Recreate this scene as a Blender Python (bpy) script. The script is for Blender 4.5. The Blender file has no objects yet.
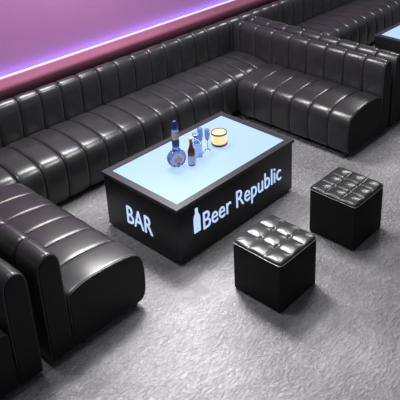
import bpy, bmesh, math, random
from mathutils import Vector, Matrix
R = math.radians
PI = math.pi
scene = bpy.context.scene
COL = scene.collection

# ------------------------------------------------------------------ camera
cd = bpy.data.cameras.new('camera')
cam = bpy.data.objects.new('camera', cd)
COL.objects.link(cam)
scene.camera = cam
PITCH, YAW, F = 0.4121855710569361, 0.6807736118184585, 680.386
cam.location = (-2.562479, -2.987544, 3.166684)
cam.rotation_euler = (PI / 2 - PITCH, 0, YAW - PI / 2)
cd.sensor_fit = 'HORIZONTAL'
cd.sensor_width = 36.0
cd.lens = F / 400 * 36.0
cd.shift_x = -80.8666 / 400
cd.shift_y = -121.6441 / 400
cd.clip_start = 0.05

# ------------------------------------------------------------------ world and lights
world = bpy.data.worlds.new('world')
scene.world = world
world.use_nodes = True
bg = world.node_tree.nodes['Background']
bg.inputs[0].default_value = (0.60, 0.61, 0.68, 1)
bg.inputs[1].default_value = 0.27


def area(name, loc, target, sx, sy, power, color=(1, 1, 1)):
    l = bpy.data.lights.new(name, 'AREA')
    l.shape = 'RECTANGLE'
    l.size = sx
    l.size_y = sy
    l.energy = power
    l.color = color
    o = bpy.data.objects.new(name, l)
    COL.objects.link(o)
    o.location = loc
    o.rotation_euler = (Vector(target) - Vector(loc)).to_track_quat('-Z', 'Y').to_euler()
    return o


area('unseen_overhead_light', (1.6, 0.1, 3.3), (1.1, 0.2, 0), 1.0, .7, 78, (1.0, 0.985, 0.98))
area('unseen_overhead_light', (1.2, 1.8, 3.1), (-0.2, -0.2, 0), 1.2, .6, 140, (1.0, 0.985, 0.98))
area('unseen_overhead_light', (5.0, 0.9, 3.3), (4.8, 0.7, 0), 1.2, .7, 110, (1.0, 0.985, 0.98))
area('unseen_overhead_light', (-1.1, 1.0, 3.4), (-.6, 0.8, 0), 1.0, .7, 62, (1.0, 0.985, 0.98))  # added fill lamp, brightens the floor between table and wall seats

pool = area('unseen_overhead_light', (0.9, 0.9, 3.3), (-0.62, -0.72, 0), .6, .6, 21, (1.0, 0.985, 0.98))
pool.data.spread = R(42)
# the light strip behind the ledge washes the foot of the wall with violet blue
area('strip_light', (2.5, 2.205, .85), (2.5, 2.25, .875), 16, .012, 11, (.24, .34, 1.0))

vs = scene.view_settings
vs.view_transform = 'Standard'
vs.look = 'None'
vs.exposure = 0.0
vs.gamma = 1.0
vs.use_curve_mapping = False


# ------------------------------------------------------------------ materials
def mat(name, color, rough=0.5, spec=0.5, metal=0.0, coat=0.0, emis=None, es=0.0, trans=0.0, ior=1.45, sheen=0.0):
    m = bpy.data.materials.new(name)
    m.use_nodes = True
    b = m.node_tree.nodes['Principled BSDF']
    b.inputs['Base Color'].default_value = (*color, 1)
    b.inputs['Roughness'].default_value = rough
    b.inputs['Specular IOR Level'].default_value = spec
    b.inputs['Metallic'].default_value = metal
    b.inputs['Coat Weight'].default_value = coat
    b.inputs['Coat Roughness'].default_value = 0.15
    b.inputs['Transmission Weight'].default_value = trans
    b.inputs['IOR'].default_value = ior
    b.inputs['Sheen Weight'].default_value = sheen
    if emis:
        b.inputs['Emission Color'].default_value = (*emis, 1)
        b.inputs['Emission Strength'].default_value = es
    return m


def add_noise(m, scale, c1, c2, bump=0.0, bscale=None, detail=6, rough=None, stretch=(1, 1, 1), dist=0.01):
    nt = m.node_tree
    b = nt.nodes['Principled BSDF']
    tc = nt.nodes.new('ShaderNodeTexCoord')
    mp = nt.nodes.new('ShaderNodeMapping')
    mp.inputs['Scale'].default_value = stretch
    nt.links.new(tc.outputs['Object'], mp.inputs[0])
    n = nt.nodes.new('ShaderNodeTexNoise')
    n.inputs['Scale'].default_value = scale
    n.inputs['Detail'].default_value = detail
    nt.links.new(mp.outputs[0], n.inputs['Vector'])
    cr = nt.nodes.new('ShaderNodeValToRGB')
    cr.color_ramp.elements[0].position = 0.35
    cr.color_ramp.elements[1].position = 0.65
    cr.color_ramp.elements[0].color = (*c1, 1)
    cr.color_ramp.elements[1].color = (*c2, 1)
    nt.links.new(n.outputs['Fac'], cr.inputs[0])
    nt.links.new(cr.outputs[0], b.inputs['Base Color'])
    if bump:
        n2 = nt.nodes.new('ShaderNodeTexNoise')
        n2.inputs['Scale'].default_value = bscale or scale
        n2.inputs['Detail'].default_value = 4
        nt.links.new(mp.outputs[0], n2.inputs['Vector'])
        bp = nt.nodes.new('ShaderNodeBump')
        bp.inputs['Strength'].default_value = bump
        bp.inputs['Distance'].default_value = dist
        nt.links.new(n2.outputs['Fac'], bp.inputs['Height'])
        nt.links.new(bp.outputs[0], b.inputs['Normal'])
    return m


M = {}
M['leather'] = add_noise(mat('dark_grey_leather', (.03, .03, .032), rough=.29, spec=.46),
                         9, (.018, .0172, .0188), (.024, .0228, .025), bump=.04, bscale=140, dist=.002)
M['panel'] = mat('black_side_leather', (.006, .006, .0075), rough=.6, spec=.2)
M['piping'] = mat('seam_piping', (.055, .055, .058), rough=.35)
M['foot'] = mat('black_foot', (.02, .02, .022), rough=.25)
M['velvet'] = mat('matte_black_cloth', (.0115, .0115, .0125), rough=.8, spec=.15)
M['tuft'] = mat('tufted_leather', (.017, .017, .0185), rough=.27, spec=.4)
M['button'] = mat('button_leather', (.03, .03, .033), rough=.3)
M['laminate'] = mat('black_laminate', (.009, .009, .012), rough=.4, spec=.4)
M['frame'] = mat('dark_table_frame', (.022, .021, .026), rough=.4, spec=.35)
M['screen'] = mat('glowing_panel', (.06, .08, .12), rough=.45, spec=.2, emis=(.47, .68, .95), es=.87)
M['letters'] = mat('lit_lettering', (.2, .3, .4), rough=.4, emis=(.50, .66, 1.0), es=.95)
M['letter_edge'] = mat('lit_blue_edge', (.1, .2, .8), rough=.4, emis=(.12, .25, .9), es=.8)
M['wall'] = add_noise(mat('mauve_painted_wall', (.40, .17, .36), rough=.75), 1.6,
                      (.30, .120, .292), (.315, .132, .31), bump=.1, bscale=30)
M['ledge'] = add_noise(mat('rose_padded_ledge', (.33, .10, .14), rough=.8, spec=.12), 3,
                       (.165, .054, .092), (.18, .062, .10), bump=.1, bscale=50)
M['upper'] = mat('added_charcoal_band', (.05, .048, .055), rough=.8)  # dark neutral colour for the added band, keeps pink reflections off the leather
M['led'] = mat('led_strip', (.12, .12, .2), emis=(.52, .50, 1.0), es=1.25)
M['glass_blue'] = mat('blue_glass', (.46, .56, .76), rough=.03, trans=.9, ior=1.45)
M['glass_flask'] = mat('pale_blue_flask_glass', (.30, .40, .68), rough=.06, trans=.75, ior=1.42)
M['glass_clear'] = mat('clear_glass', (.70, .80, .95), rough=.03, trans=.9, ior=1.3)
M['glass_brown'] = mat('brown_glass', (.10, .03, .015), rough=.1, spec=.6)
M['navy'] = mat('navy_cap', (.02, .025, .16), rough=.35)
M['navy_paint'] = mat('navy_ornament', (.03, .045, .20), rough=.3)
M['label'] = mat('white_label', (.75, .76, .80), rough=.6)
M['label_blue'] = mat('pale_blue_label', (.42, .50, .75), rough=.6)
M['red'] = mat('red_print', (.5, .05, .06), rough=.6)
M['gold'] = mat('gold_print', (.80, .50, .08), rough=.45)
M['peach'] = mat('peach_neck_label', (.75, .50, .35), rough=.6)
M['orange'] = mat('orange_foil', (.7, .28, .12), rough=.35)
M['glow'] = mat('warm_glow', (.25, .2, .1), rough=.4, emis=(1.0, .84, .42), es=.88)
M['bronze'] = mat('dark_bronze_rim', (.10, .045, .06), rough=.35)

# floor: trowelled grey concrete with fine scratches
fm = mat('grey_concrete', (.2, .2, .21), rough=.42, spec=.5)
nt = fm.node_tree
b = nt.nodes['Principled BSDF']
tc = nt.nodes.new('ShaderNodeTexCoord')


def noise(scale, detail, stretch=None, rot=0, dist=0.0):
    mp = nt.nodes.new('ShaderNodeMapping')
    mp.inputs['Rotation'].default_value = (0, 0, rot)
    if stretch:
        mp.inputs['Scale'].default_value = stretch
    nt.links.new(tc.outputs['Object'], mp.inputs[0])
    n = nt.nodes.new('ShaderNodeTexNoise')
    n.inputs['Scale'].default_value = scale
    n.inputs['Detail'].default_value = detail
    n.inputs['Distortion'].default_value = dist
    nt.links.new(mp.outputs[0], n.inputs['Vector'])
    return n.outputs['Fac']


def math_node(op, a, c):
    n = nt.nodes.new('ShaderNodeMath')
    n.operation = op
    for i, v in enumerate((a, c)):
        if isinstance(v, (int, float)):
            n.inputs[i].default_value = v
        else:
            nt.links.new(v, n.inputs[i])
    return n.outputs[0]


n_big = noise(1.3, 5)
n_str = noise(6, 9, (1, 2.5, 1), .5, 1.6)
n_fine = noise(34, 8, (1, 1.8, 1), .6, 1.0)
mixv = math_node('ADD', math_node('MULTIPLY', n_big, .6), math_node('MULTIPLY', n_str, .15))
mixv = math_node('ADD', mixv, math_node('MULTIPLY', n_fine, .25))
cr = nt.nodes.new('ShaderNodeValToRGB')
cr.color_ramp.elements[0].position = .38
cr.color_ramp.elements[0].color = (.135, .132, .138, 1)
cr.color_ramp.elements[1].position = .62
cr.color_ramp.elements[1].color = (.262, .256, .265, 1)
nt.links.new(mixv, cr.inputs[0])
nt.links.new(cr.outputs[0], b.inputs['Base Color'])
rr = nt.nodes.new('ShaderNodeMapRange')
rr.inputs['To Min'].default_value = .17
rr.inputs['To Max'].default_value = .36
nt.links.new(n_str, rr.inputs['Value'])
nt.links.new(rr.outputs[0], b.inputs['Roughness'])
bh = math_node('ADD', math_node('MULTIPLY', n_str, .45), math_node('MULTIPLY', n_fine, 1.0))
bp = nt.nodes.new('ShaderNodeBump')
bp.inputs['Strength'].default_value = .9
bp.inputs['Distance'].default_value = .02
nt.links.new(bh, bp.inputs['Height'])
nt.links.new(bp.outputs[0], b.inputs['Normal'])
M['floor'] = fm


# ------------------------------------------------------------------ helpers
def obj(name, bm, m, parent=None, smooth=None, loc=None, label=None):
    me = bpy.data.meshes.new(name)
    bmesh.ops.recalc_face_normals(bm, faces=bm.faces[:])
    bm.to_mesh(me)
    bm.free()
    me.materials.append(m)
    if smooth is not None:
        for p in me.polygons:
            p.use_smooth = True
        me.set_sharp_from_angle(angle=R(smooth))
    o = bpy.data.objects.new(name, me)
    COL.objects.link(o)
    if parent:
        o.parent = parent
    if loc:
        o.location = loc
    if label:
        o['label'] = label
    return o


def thing(name, label, cat, loc=(0, 0, 0), rz=0, group=None):
    o = bpy.data.objects.new(name, None)
    o.empty_display_size = .1
    COL.objects.link(o)
    o.location = loc
    o.rotation_euler = (0, 0, rz)
    o['label'] = label
    o['category'] = cat
    if group:
        o['group'] = group
    return o


def dup(root, loc, label, rz=None):
    c = root.copy()
    COL.objects.link(c)
    c.location = loc
    c['label'] = label
    if rz is not None:
        c.rotation_euler = (0, 0, rz)
    for ch in list(root.children):
        d = ch.copy()
        COL.objects.link(d)
        d.parent = c
        for g in list(ch.children):
            e = g.copy()
            COL.objects.link(e)
            e.parent = d
    return c


def add_box(bm, x0, x1, y0, y1, z0, z1, bev=0.0, seg=2):
    r = bmesh.ops.create_cube(bm, size=1)
    vs_ = r['verts']
    for v in vs_:
        v.co = Vector(((x0 + x1) / 2 + v.co.x * (x1 - x0), (y0 + y1) / 2 + v.co.y * (y1 - y0), (z0 + z1) / 2 + v.co.z * (z1 - z0)))
    if bev:
        es = list({e for v in vs_ for e in v.link_edges})
        bmesh.ops.bevel(bm, geom=es, offset=bev, segments=seg, affect='EDGES', profile=.5)
    return bm


def add_lathe(bm, prof, n=28, sx=1, sy=1, c=(0, 0)):
    rings = []
    for r, z in prof:
        if r < 1e-6:
            rings.append([bm.verts.new((c[0], c[1], z))])
        else:
            rings.append([bm.verts.new((c[0] + r * sx * math.cos(2 * PI * k / n), c[1] + r * sy * math.sin(2 * PI * k / n), z)) for k in range(n)])
    for a, d in zip(rings, rings[1:]):
        for k in range(n):
            k2 = (k + 1) % n
            if len(a) == 1 and len(d) == 1:
                continue
            if len(a) == 1:
                bm.faces.new((a[0], d[k], d[k2]))
            elif len(d) == 1:
                bm.faces.new((a[k], a[k2], d[0]))
            else:
                bm.faces.new((a[k], a[k2], d[k2], d[k]))
    return bm


def add_tube(bm, pts, r, n=6, closed=False):
    pts = [Vector(p) for p in pts]
    rings = []
    N = len(pts)
    for i, p in enumerate(pts):
        if closed:
            t = pts[(i + 1) % N] - pts[i - 1]
        else:
            t = pts[min(i + 1, N - 1)] - pts[max(i - 1, 0)]
        q = t.to_track_quat('Z', 'Y')
        rings.append([bm.verts.new(p + q @ Vector((r * math.cos(2 * PI * k / n), r * math.sin(2 * PI * k / n), 0))) for k in range(n)])
    prs = list(zip(rings, rings[1:]))
    if closed:
        prs.append((rings[-1], rings[0]))
    for a, d in prs:
        # pick the best rotation so the tube does not twist
        best = min(range(n), key=lambda s: sum((a[k].co - d[(k + s) % n].co).length for k in range(n)))
        for k in range(n):
            bm.faces.new((a[k], a[(k + 1) % n], d[(k + 1 + best) % n], d[(k + best) % n]))
    if not closed:
        bm.faces.new(rings[0])
        bm.faces.new(rings[-1])
    return bm


def spline(pts, sub=5):
    """closed-ish open Catmull-Rom through 2D points"""
    out = []
    n = len(pts)
    for i in range(n - 1):
        p0 = pts[max(i - 1, 0)]
        p1 = pts[i]
        p2 = pts[i + 1]
        p3 = pts[min(i + 2, n - 1)]
        for s in range(sub):
            t = s / sub
            out.append(tuple(.5 * (2 * p1[k] + (p2[k] - p0[k]) * t + (2 * p0[k] - 5 * p1[k] + 4 * p2[k] - p3[k]) * t * t
                                   + (-p0[k] + 3 * p1[k] - 3 * p2[k] + p3[k]) * t ** 3) for k in (0, 1)))
    out.append(tuple(pts[-1]))
    return out


def poly_normals(P):
    n = len(P)
    area_ = sum(P[i][0] * P[(i + 1) % n][1] - P[(i + 1) % n][0] * P[i][1] for i in range(n))
    s = 1 if area_ > 0 else -1
    out = []
    for i in range(n):
        a, c = P[i - 1], P[(i + 1) % n]
        dx, dy = c[0] - a[0], c[1] - a[1]
        L = math.hypot(dx, dy) or 1
        out.append((s * dy / L, -s * dx / L))
    return out


# profiles in (depth forward of the back's face, height)
SEAT = [(0.004, .045), (0.004, .25), (0.004, .425)] + spline(
    [(.02, .445), (.10, .468), (.22, .476), (.36, .466), (.47, .446), (.522, .420), (.553, .380), (.567, .32), (.573, .23), (.566, .12), (.548, .070), (.515, .047)], 3) + [(.30, .045)]
BACK = [(.0, .045), (.0, .20), (.0, .40), (.0, .60)] + spline(
    [(-.002, .685), (-.012, .733), (-.036, .768), (-.076, .784), (-.116, .768), (-.142, .733), (-.152, .685)], 3) + [(-.152, .5), (-.152, .25), (-.152, .045)]


def channels(bm, prof, x0, widths, end_lo=True, end_hi=True, D=.013, Rr=.026):
    """upholstered roll of vertical channels along +x; pinched at each seam"""
    nrm = poly_normals(prof)
    secs = []
    x = x0
    nc = len(widths)
    for i, w in enumerate(widths):
        ts = [0, .012, .03, .06, .11, .2, .35, .5, .65, .8, .89, .94, .97, .988]
        if i == nc - 1:
            ts = ts + [1.0]
        for t in ts:
            s0 = t * w
            s1 = (1 - t) * w
            ins = 0
            lo_soft = not (i == 0 and not end_lo)
            hi_soft = not (i == nc - 1 and not end_hi)
            for s, soft in ((s0, lo_soft), (s1, hi_soft)):
                rad = Rr if soft else .012
                dd = D if soft else .008
                if s < rad:
                    k = 1 - s / rad
                    ins = max(ins, dd * (1 - math.sqrt(max(0, 1 - k * k))))
            ins += .0035 * (1 - math.sin(PI * min(max(t, 0), 1)))
            secs.append((x + s0, ins))
        x += w
    rings = []
    for (xx, ins) in secs:
        rings.append([bm.verts.new((xx, -(p[0] - q[0] * ins), p[1] - q[1] * ins)) for p, q in zip(prof, nrm)])
    n = len(prof)
    for a, d in zip(rings, rings[1:]):
        for k in range(n):
            bm.faces.new((a[k], a[(k + 1) % n], d[(k + 1) % n], d[k]))
    bm.faces.new(rings[0])
    bm.faces.new(rings[-1])
    return bm


def end_panel(prof, x, side, inset=.010, t=.008):
    nrm = poly_normals(prof)
    bm = bmesh.new()
    A = [bm.verts.new((x, -(p[0] - q[0] * inset), p[1] - q[1] * inset)) for p, q in zip(prof, nrm)]
    B = [bm.verts.new((x + side * t, -(p[0] - q[0] * (inset + .003)), p[1] - q[1] * (inset + .003))) for p, q in zip(prof, nrm)]
    n = len(prof)
    for k in range(n):
        bm.faces.new((A[k], A[(k + 1) % n], B[(k + 1) % n], B[k]))
    bm.faces.new(A)
    bm.faces.new(B)
    return bm


def end_piping(prof, x, inset=.007, r=.0022, zmin=.06):
    nrm = poly_normals(prof)
    pts = [(x, -(p[0] - q[0] * inset), p[1] - q[1] * inset) for p, q in zip(prof, nrm)]
    bm = bmesh.new()
    add_tube(bm, pts, r, 5, closed=True)
    return bm


def feet(root, xs, ys):
    for x in xs:
        for y in ys:
            bm = bmesh.new()
            add_lathe(bm, [(0, 0), (.020, 0), (.022, .004), (.026, .046), (0, .046)], 16)
            obj('foot', bm, M['foot'], root, 40, (x, y, 0))


def wall_section(label, x0, x1, n, ext_lo=0, ext_hi=0, y=1.835):
    """straight run: local x along wall, seat faces -y"""
    root = thing('banquette_section', label, 'sofa', (x0, y, 0), 0, 'banquette sections along the back wall')
    w = (x1 - x0 - .003) / n
    bm = bmesh.new()
    channels(bm, SEAT, .0015, [w] * n, D=.015)
    obj('seat', bm, M['leather'], root, 55)
    bm = bmesh.new()
    channels(bm, BACK, .0015 - ext_lo, ([ext_lo] if ext_lo else []) + [w] * n + ([ext_hi] if ext_hi else []), D=.015)
    obj('backrest', bm, M['leather'], root, 55)
    feet(root, (.08, x1 - x0 - .08), (-.09, -.46))
    return root


W2 = .2225
YEND = -.083


def side_sofa(label, x_face, facing):
    """facing=+1 looks toward +x, -1 toward -x; the open end is at y = YEND"""
    nseat, nback = 6, 9
    wb = .2263
    if facing > 0:      # local +x -> world +y, origin at open end
        root = thing('channel_sofa', label, 'sofa', (x_face, YEND, 0), PI / 2, 'side sofas standing out from the wall')
        sgn = 1
    else:               # local +x -> world -y, origin at open end; build toward -x
        root = thing('channel_sofa', label, 'sofa', (x_face, YEND, 0), -PI / 2, 'side sofas standing out from the wall')
        sgn = -1

    def build(prof, widths):
        bm = bmesh.new()
        if sgn > 0:
            channels(bm, prof, .009, widths, end_lo=False)
        else:
            channels(bm, prof, -.009 - sum(widths), widths, end_hi=False)
        return bm
    seat = obj('seat', build(SEAT, [W2 - .0015] + [W2] * (nseat - 1)), M['leather'], root, 55)
    back = obj('backrest', build(BACK, ([wb] * 8 + [.095]) if sgn > 0 else ([.095] + [wb] * 8)), M['leather'], root, 55)
    obj('side_panel', end_panel(SEAT, .009 * sgn, -sgn), M['panel'], seat, 40, label='plain black end panel')
    obj('piping', end_piping(SEAT, .006 * sgn), M['piping'], seat, 60)
    obj('side_panel', end_panel(BACK, .009 * sgn, -sgn), M['panel'], back, 40, label='plain black end panel')
    obj('piping', end_piping(BACK, .006 * sgn), M['piping'], back, 60)
    feet(root, (.06 * sgn, 1.26 * sgn), (-.09, -.50))
    feet(root, (.06 * sgn, 1.78 * sgn), (.076,))
    return root


# ------------------------------------------------------------------ the setting
def struct(name, bm, m, smooth=None):
    o = obj(name, bm, m, None, smooth)
    o['kind'] = 'structure'
    return o


bm = bmesh.new()
add_box(bm, -6, 11, -6, 2.6, -.1, 0)
struct('floor', bm, M['floor'])
bm = bmesh.new()
add_box(bm, -6, 11, 2.25, 2.4, 0, 1.7)
struct('wall_back', bm, M['wall'])
bm = bmesh.new()
add_box(bm, -6, 11, 2.24, 2.4, 1.7, 3.5)  # added band above the view, so the seats mirror less of the mauve
struct('added_dark_band', bm, M['upper'])
# padded ledge in front of the wall
LP = [(2.135, 0), (2.135, .66)] + spline([(2.105, .70), (2.082, .745), (2.072, .778), (2.070, .800), (2.078, .818), (2.098, .829), (2.13, .832)], 4) + [(2.213, .832), (2.215, .828), (2.215, 0)]
bm = bmesh.new()
r0 = [bm.verts.new((-6, p[0], p[1])) for p in LP]
r1 = [bm.verts.new((11, p[0], p[1])) for p in LP]
for k in range(len(LP)):
    k2 = (k + 1) % len(LP)
    bm.faces.new((r0[k], r0[k2], r1[k2], r1[k]))
bm.faces.new(r0)
bm.faces.new(r1)
struct('trim_1', bm, M['ledge'], 50)
# light strip lying in the slot behind the ledge
root = thing('light_strip', 'glowing violet white light strip running along the foot of the mauve wall', 'light strip', (-6, 2.232, .80))
bm = bmesh.new()
add_box(bm, 0, 17, -.012, .014, 0, .012)
obj('channel', bm, M['foot'], root)
bm = bmesh.new()
add_box(bm, 0, 17, -.008, .010, .012, .044, .004)
obj('diffuser', bm, M['led'], root)

# ------------------------------------------------------------------ sofas
P = 3.845
K = [-.407 + .2007 * k for k in range(13)]
wall_section('banquette section against the wall, left of the bottles, meeting the left side sofa', K[0], K[6], 6)
wall_section('banquette section against the wall behind the far half of the drinks table', K[6], K[12], 6)
wall_section('narrow corner banquette section at the left edge, behind the left side sofa seat', -.925, K[0], 3, .190)
wall_section('narrow corner banquette section tucked behind the seat of the right side sofa', K[12], 2.535, 3, 0, .189)
wall_section('banquette section in the far booth, between its corner and the far lit table', K[0] + P, K[6] + P, 6)
wall_section('banquette section at the top right corner of the picture, behind the far lit table', K[6] + P, K[12] + P, 6)
wall_section('narrow corner banquette section of the far booth, right behind the double backrest', -.925 + P, K[0] + P, 3, .190)
side_sofa('black channelled side sofa at the left, its end nearest the word BAR', -.938, 1)
right = side_sofa('black channelled side sofa on the right of the lit table, facing left toward it', 2.547, -1)
dup(right, (2.547 - P, YEND, 0), 'sofa cut off by the bottom left corner, back to back with the left side sofa')
side_sofa('sofa whose backrest tops show as a second row behind the right sofa', -.938 + P, 1)


# ------------------------------------------------------------------ lit tables
def text_mesh(body, w, h, depth, offset=-.004):
    cu = bpy.data.curves.new('text', 'FONT')
    cu.body = body
    cu.size = 1
    cu.offset = offset
    cu.extrude = .01
    cu.resolution_u = 4
    tmp = bpy.data.objects.new('text', cu)
    COL.objects.link(tmp)
    bpy.context.view_layer.update()
    dg = bpy.context.evaluated_depsgraph_get()
    me = bpy.data.meshes.new_from_object(tmp.evaluated_get(dg))
    bpy.data.objects.remove(tmp)
    xs = [v.co.x for v in me.vertices]
    ys = [v.co.y for v in me.vertices]
    zs = [v.co.z for v in me.vertices]
    cap = .729 if 'p' in body else max(ys)
    x0, x1 = min(xs), max(xs)
    y0 = 0 if 'p' in body else min(ys)
    bm = bmesh.new()
    bm.from_mesh(me)
    for v in bm.verts:
        v.co = Vector(((v.co.x - x0) / (x1 - x0) * w, (v.co.y - y0) / (cap - y0) * h, v.co.z / .01 * depth))
    bpy.data.meshes.remove(me)
    return bm


TL, TW, TH = 1.30, .823, .489


def lit_table(label, loc):
    root = thing('illuminated_table', label, 'table', loc, 0, 'low lit tables')
    bm = bmesh.new()
    add_box(bm, .012, TL - .012, .012, TW - .012, .022, TH - .026, .004)
    body = obj('body', bm, M['laminate'], root, 40)
    bm = bmesh.new()
    add_box(bm, .05, TL - .05, .05, TW - .05, 0, .022)
    obj('plinth', bm, M['velvet'], root)
    # top frame: a rectangular ring
    bm = bmesh.new()
    fw = .060
    pr = [(0, TH - .026), (0, TH - .003), (.003, TH), (fw - .002, TH), (fw, TH - .002), (fw, TH - .026)]
    rings = []
    for (sx, sy) in ((0, 0), (1, 0), (1, 1), (0, 1)):
        ring = []
        for d, z in pr:
            ring.append(bm.verts.new(((d if not sx else TL - d), (d if not sy else TW - d), z)))
        rings.append(ring)
    for i in range(4):
        a, d = rings[i], rings[(i + 1) % 4]
        for k in range(len(pr)):
            k2 = (k + 1) % len(pr)
            bm.faces.new((a[k], a[k2], d[k2], d[k]))
    obj('top_frame', bm, M['frame'], root)
    bm = bmesh.new()
    add_box(bm, fw, TL - fw, fw, TW - fw, TH - .022, TH - .003)
    obj('light_panel', bm, M['screen'], root, label='glowing pale blue table top panel')
    # lettering on the long side (faces -y)
    fy = .012
    bm = text_mesh('Beer Republic', .885, .155, .003)
    for v in bm.verts:
        x, y, z = v.co
        v.co = Vector((.252 + x, fy - .003 - z, .19 + y))
    obj('lettering', bm, M['letters'], body, label='glowing white lettering Beer Republic')
    # bottle emblem
    prof = [(-.031, 0), (-.031, .115), (-.026, .135), (-.016, .155), (-.012, .165), (-.012, .200), (.012, .200), (.012, .165), (.016, .155), (.026, .135), (.031, .115), (.031, 0)]
    bm = bmesh.new()
    a = [bm.verts.new((.190 + x, fy - .006, .208 + z)) for x, z in prof]
    d = [bm.verts.new((.190 + x, fy, .208 + z)) for x, z in prof]
    for k in range(len(prof)):
        k2 = (k + 1) % len(prof)
        bm.faces.new((a[k], a[k2], d[k2], d[k]))
    bm.faces.new(a)
    bm.faces.new(d)
    obj('bottle_emblem', bm, M['letters'], body, label='glowing white bottle emblem')
    # BAR on the short side (faces -x), reads from +y to -y
    bm = text_mesh('BAR', .280, .15, .003)
    for v in bm.verts:
        x, y, z = v.co
        v.co = Vector((.012 - .003 - z, .568 - x, .142 + y))
    obj('lettering', bm, M['letters'], body, label='glowing white lettering BAR')
    return root


t1 = lit_table('low black table with glowing blue top and lit lettering, bottles standing on it', (0, 0, 0))
dup(t1, (P, 0, 0), 'far low lit table cut off by the right edge, nothing on its glowing top')


# ------------------------------------------------------------------ tufted stools
SX, SY, SH = .396, .414, .412


def stool(label, loc):
    root = thing('tufted_stool', label, 'stool', loc, 0, 'cube stools in front of the table')
    bm = bmesh.new()
    add_box(bm, .001, SX - .001, .001, SY - .001, 0, SH - .035, .022, 4)
    obj('body', bm, M['velvet'], root, 40, label='matte black cloth covered cube')
    N = 60
    bm = bmesh.new()
    V = {}
    hx, hy = SX / 2, SY / 2
    rc = .03
    for i in range(N + 1):
        for j in range(N + 1):
            u, v = i / N, j / N
            # rounded-square mapping
            x, y = (u * 2 - 1), (v * 2 - 1)
            p = 16.0
            m_ = max(abs(x), abs(y))
            nrm_ = (abs(x) ** p + abs(y) ** p) ** (1 / p) if m_ > 0 else 1
            f = m_ / nrm_ if nrm_ > 0 else 1
            X, Y = x * f * (hx + .001), y * f * (hy + .001)
            a = abs(math.sin(3 * PI * u))
            c = abs(math.sin(3 * PI * v))
            puff = (min(a, 1) ** .6) * (min(c, 1) ** .6)
            edge = 1 - m_
            e = min(edge / .10, 1)
            rim = math.sqrt(max(0, 1 - (1 - e) ** 2))
            z = SH - .028 + .006 * rim + .020 * (.35 + .65 * puff) * (rim ** .7)
            # deep dimples at the four inner crossings
            for du in (1 / 3, 2 / 3):
                for dv in (1 / 3, 2 / 3):
                    r2 = ((u - du) ** 2 + (v - dv) ** 2) / .0016
                    z -= .010 * math.exp(-r2)
            V[i, j] = bm.verts.new((hx + X, hy + Y, z))
    for i in range(N):
        for j in range(N):
            bm.faces.new((V[i, j], V[i + 1, j], V[i + 1, j + 1], V[i, j + 1]))
    # skirt and underside
    bd = [V[i, 0] for i in range(N)] + [V[N, j] for j in range(N)] + [V[N - i, N] for i in range(N)] + [V[0, N - j] for j in range(N)]
    lo = [bm.verts.new((v.co.x, v.co.y, SH - .0352)) for v in bd]
    for k in range(len(bd)):
        k2 = (k + 1) % len(bd)
        bm.faces.new((bd[k], bd[k2], lo[k2], lo[k]))
    bm.faces.new(lo)
    pts = [v.co.copy() + Vector((0, 0, -.001)) for v in bd][::2]
    cush = obj('cushion', bm, M['tuft'], root, 70)
    bm = bmesh.new()
    add_tube(bm, pts, .0028, 5, closed=True)
    obj('piping', bm, M['piping'], cush, 60)
    for du in (1 / 3, 2 / 3):
        for dv in (1 / 3, 2 / 3):
            bm = bmesh.new()
            add_lathe(bm, [(0, -.003), (.008, -.002), (.009, .001), (.006, .004), (0, .005)], 14)
            obj('button', bm, M['button'], cush, 60, (SX * du, SY * dv, SH - .022))
    return root


s1 = stool('black cube stool with tufted leather top, nearest the viewer, below the word Republic', (.090, -.836, 0))
dup(s1, (.922, -.848, 0), 'black cube stool with tufted leather top, the farther one at the right')

# ------------------------------------------------------------------ things on the table
TZ = TH - .003


def place(name, label, cat, x, y, rz=0, group=None):
    return thing(name, label, cat, (x, y, TZ), rz, group)


# moon flask with blue ornament
FX, FY = .414, .436
fl = place('flask_bottle', 'round flat blue glass bottle with long neck, navy cap and oval label', 'bottle', FX, FY, R(-17))
bm = bmesh.new()
n = 36
rings = []
RD, TD = .074, .030
for s in range(9):          # disc: thickness along y, rounded rim
    a = -PI / 2 + PI * s / 8
    yy = TD * math.sin(a)
    rr_ = RD - .022 + .022 * math.cos(a)
    ring = []
    for k in range(n):
        th = 2 * PI * k / n
        z = RD + rr_ * math.sin(th)
        ring.append(bm.verts.new((rr_ * math.cos(th), yy, max(z, .0) if math.sin(th) > -.985 else 0.0)))
    rings.append(ring)
for a, d in zip(rings, rings[1:]):
    for k in range(n):
        bm.faces.new((a[k], a[(k + 1) % n], d[(k + 1) % n], d[k]))
bm.faces.new(rings[0])
bm.faces.new(rings[-1])
body = obj('glass_body', bm, M['glass_flask'], fl, 60)
bm = bmesh.new()
add_lathe(bm, [(0, .135), (.030, .138), (.030, .150), (.025, .165), (.027, .22), (.030, .29), (.029, .302), (.020, .310), (.019, .318), (0, .318)], 24)
neck = obj('neck', bm, M['glass_flask'], fl, 60)
bm = bmesh.new()
add_lathe(bm, [(0, .3185), (.0175, .3185), (.019, .325), (.019, .345), (.016, .350), (.016, .375), (.012, .384), (0, .386)], 24)
obj('cap', bm, M['navy'], fl, 50)
bm = bmesh.new()
G = [[bm.verts.new((r_ * math.cos(R(-158 + 11 * k)), r_ * math.sin(R(-158 + 11 * k)), z)) for k in range(9)]
     for r_, z in ((.0290, .240), (.0312, .240), (.0316, .288), (.0290, .288))]
for i_ in range(4):
    for k in range(8):
        bm.faces.new((G[i_][k], G[i_][k + 1], G[(i_ + 1) % 4][k + 1], G[(i_ + 1) % 4][k]))
for k in (0, 8):
    bm.faces.new([G[i_][k] for i_ in range(4)])
obj('neck_label', bm, M['peach'], neck, 50, label='peach coloured neck label')
bm = bmesh.new()
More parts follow.
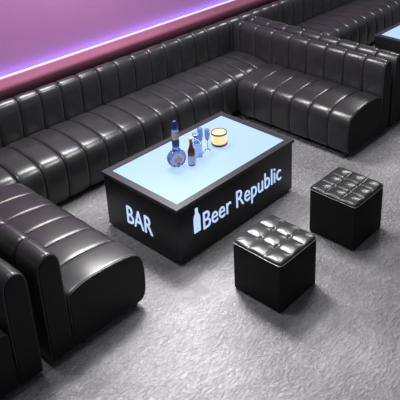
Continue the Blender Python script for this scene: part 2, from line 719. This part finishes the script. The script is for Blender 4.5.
add_lathe(bm, [(.0255, .178), (.0275, .178), (.0290, .232), (.0275, .232), (.0255, .178)], 24)
obj('neck_band', bm, M['navy_paint'], neck, 50, label='navy painted band')
bm = bmesh.new()
for (cx, cz, rx, rz_, dy) in ((.0, .072, .050, .045, 0),):
    f1 = [bm.verts.new((cx + rx * math.cos(2 * PI * k / 28), -TD - .0015, cz + rz_ * math.sin(2 * PI * k / 28))) for k in range(28)]
    f2 = [bm.verts.new((v.co.x, -TD + .001, v.co.z)) for v in f1]
    for k in range(28):
        bm.faces.new((f1[k], f1[(k + 1) % 28], f2[(k + 1) % 28], f2[k]))
    bm.faces.new(f1)
    bm.faces.new(f2)
lab = obj('label', bm, M['label'], body, 50, label='oval white label with red print')
bm = bmesh.new()
for z, w in ((.082, .030), (.073, .040), (.064, .038), (.055, .028)):
    for s in range(int(w * 2 / .009)):
        x = -w + s * .009 + .002
        add_box(bm, x, x + .006, -TD - .0024, -TD - .0012, z - .002, z + .002)
obj('print', bm, M['red'], lab)
bm = bmesh.new()
add_box(bm, -.009, .009, -TD - .0026, -TD - .0012, .094, .107, .0005)
obj('crest', bm, M['gold'], lab)
bm = bmesh.new()
add_box(bm, -.012, .012, -TD - .0026, -TD - .0012, .031, .043, .0005)
obj('seal', bm, M['navy_paint'], lab)
bm = bmesh.new()           # painted petals round the disc
random.seed(3)
for k in range(22):
    th = 2 * PI * k / 22
    if 1.25 < th < 1.9:
        continue
    for yy, rr_, sz in ((-TD * .70, RD - .0055, .0085), (-.004, RD - .0015, .0085), (TD * .65, RD - .0055, .0085)):
        c = Vector((rr_ * math.cos(th + yy * 6), yy, RD + rr_ * math.sin(th + yy * 6)))
        if c.z < .012:
            continue
        r_ = bmesh.ops.create_icosphere(bm, subdivisions=1, radius=sz * random.uniform(.7, 1.1))
        for v in r_['verts']:
            rad = Vector((math.cos(th), 0, math.sin(th)))
            dv = v.co - rad * v.co.dot(rad) * .75
            v.co = c + dv
obj('ornament', bm, M['navy_paint'], body, 60, label='navy painted petals round the rim')

# small brown beer bottle
bb = place('beer_bottle', 'small brown beer bottle with pale blue label, in front of the decanter', 'bottle', .500, .364)
bm = bmesh.new()
add_lathe(bm, [(0, 0), (.026, 0), (.029, .004), (.029, .110), (.027, .128), (.016, .155), (.012, .175), (.011, .205), (.013, .207), (.013, .214), (0, .214)], 28)
bbo = obj('glass_body', bm, M['glass_brown'], bb, 50)
bm = bmesh.new()
add_lathe(bm, [(0, .2145), (.0145, .2145), (.015, .219), (.0145, .228), (.011, .231), (0, .231)], 20)
obj('cap', bm, M['orange'], bb, 50)
bm = bmesh.new()
add_lathe(bm, [(.0285, .012), (.0300, .012), (.0300, .088), (.0285, .088), (.0285, .012)], 28)
lb = obj('label', bm, M['label_blue'], bbo, 50, label='pale blue paper label')
bm = bmesh.new()
for z in (.036, .052, .066):
    for s in range(7):
        a = R(-135 - 36 + s * 12)
        add_box(bm, .0302 * math.cos(a) - .002, .0302 * math.cos(a) + .002, .0302 * math.sin(a) - .0012, .0302 * math.sin(a) + .0012, z - .0025, z + .0025)
obj('print', bm, M['label'], lb)

# square decanter
dc = place('decanter', 'square clear glass decanter with flared stopper, behind the beer bottle', 'bottle', .605, .415, R(-38))
bm = bmesh.new()
add_box(bm, -.040, .040, -.028, .028, 0, .130, .010, 3)
add_lathe(bm, [(0, .125), (.020, .127), (.015, .140), (.015, .158), (.021, .161), (.021, .166), (0, .166)], 20)
obj('glass_body', bm, M['glass_blue'], dc, 50)
bm = bmesh.new()
add_lathe(bm, [(0, .1665), (.013, .1665), (.014, .172), (.030, .196), (.031, .202), (.022, .210), (0, .212)], 8)
obj('stopper', bm, M['glass_blue'], dc)


def flute(label, x, y, h):
    root = place('champagne_flute', label, 'glass', x, y, 0, 'champagne flutes')
    s = h / .21
    bm = bmesh.new()
    add_lathe(bm, [(0, 0), (.026, 0), (.027, .0015), (.010, .005), (.004, .012), (.0035, .09 * s), (.006, .10 * s), (0, .102 * s)], 24)
    obj('stem', bm, M['glass_blue'], root, 50)
    bm = bmesh.new()
    add_lathe(bm, [(0, .1025 * s), (.010, .106 * s), (.018, .125 * s), (.0215, .155 * s), (.0205, h), (.0190, h), (.0198, .155 * s), (.0165, .128 * s), (.008, .112 * s), (0, .110 * s)], 24)
    bowl = obj('bowl', bm, M['glass_blue'], root, 50)
    return root


flute('taller champagne flute right beside the decanter', .672, .440, .215)
flute('shorter champagne flute between the other flute and the glowing lamp', .735, .428, .185)

# round glowing table lamp
lp = place('table_lamp', 'small round glowing yellow lamp with dark rim, rightmost thing on the table', 'lamp', .866, .426)
bm = bmesh.new()
add_lathe(bm, [(0, 0), (.060, 0), (.065, .004), (.066, .018), (.060, .021), (0, .021)], 36)
obj('base', bm, M['bronze'], lp, 50)
bm = bmesh.new()
add_lathe(bm, [(0, .0212), (.060, .0212), (.0615, .025), (.061, .100), (.055, .109), (.030, .112), (0, .112)], 36)
obj('lamp_shade', bm, M['glow'], lp, 50, label='glowing warm yellow shade')
bm = bmesh.new()
prof = [(.0615, .100), (.0645, .100), (.0647, .111), (.0610, .1135), (.0585, .111), (.0615, .100)]
add_lathe(bm, prof, 36)
obj('rim', bm, M['bronze'], lp, 50, label='dark bronze rim')
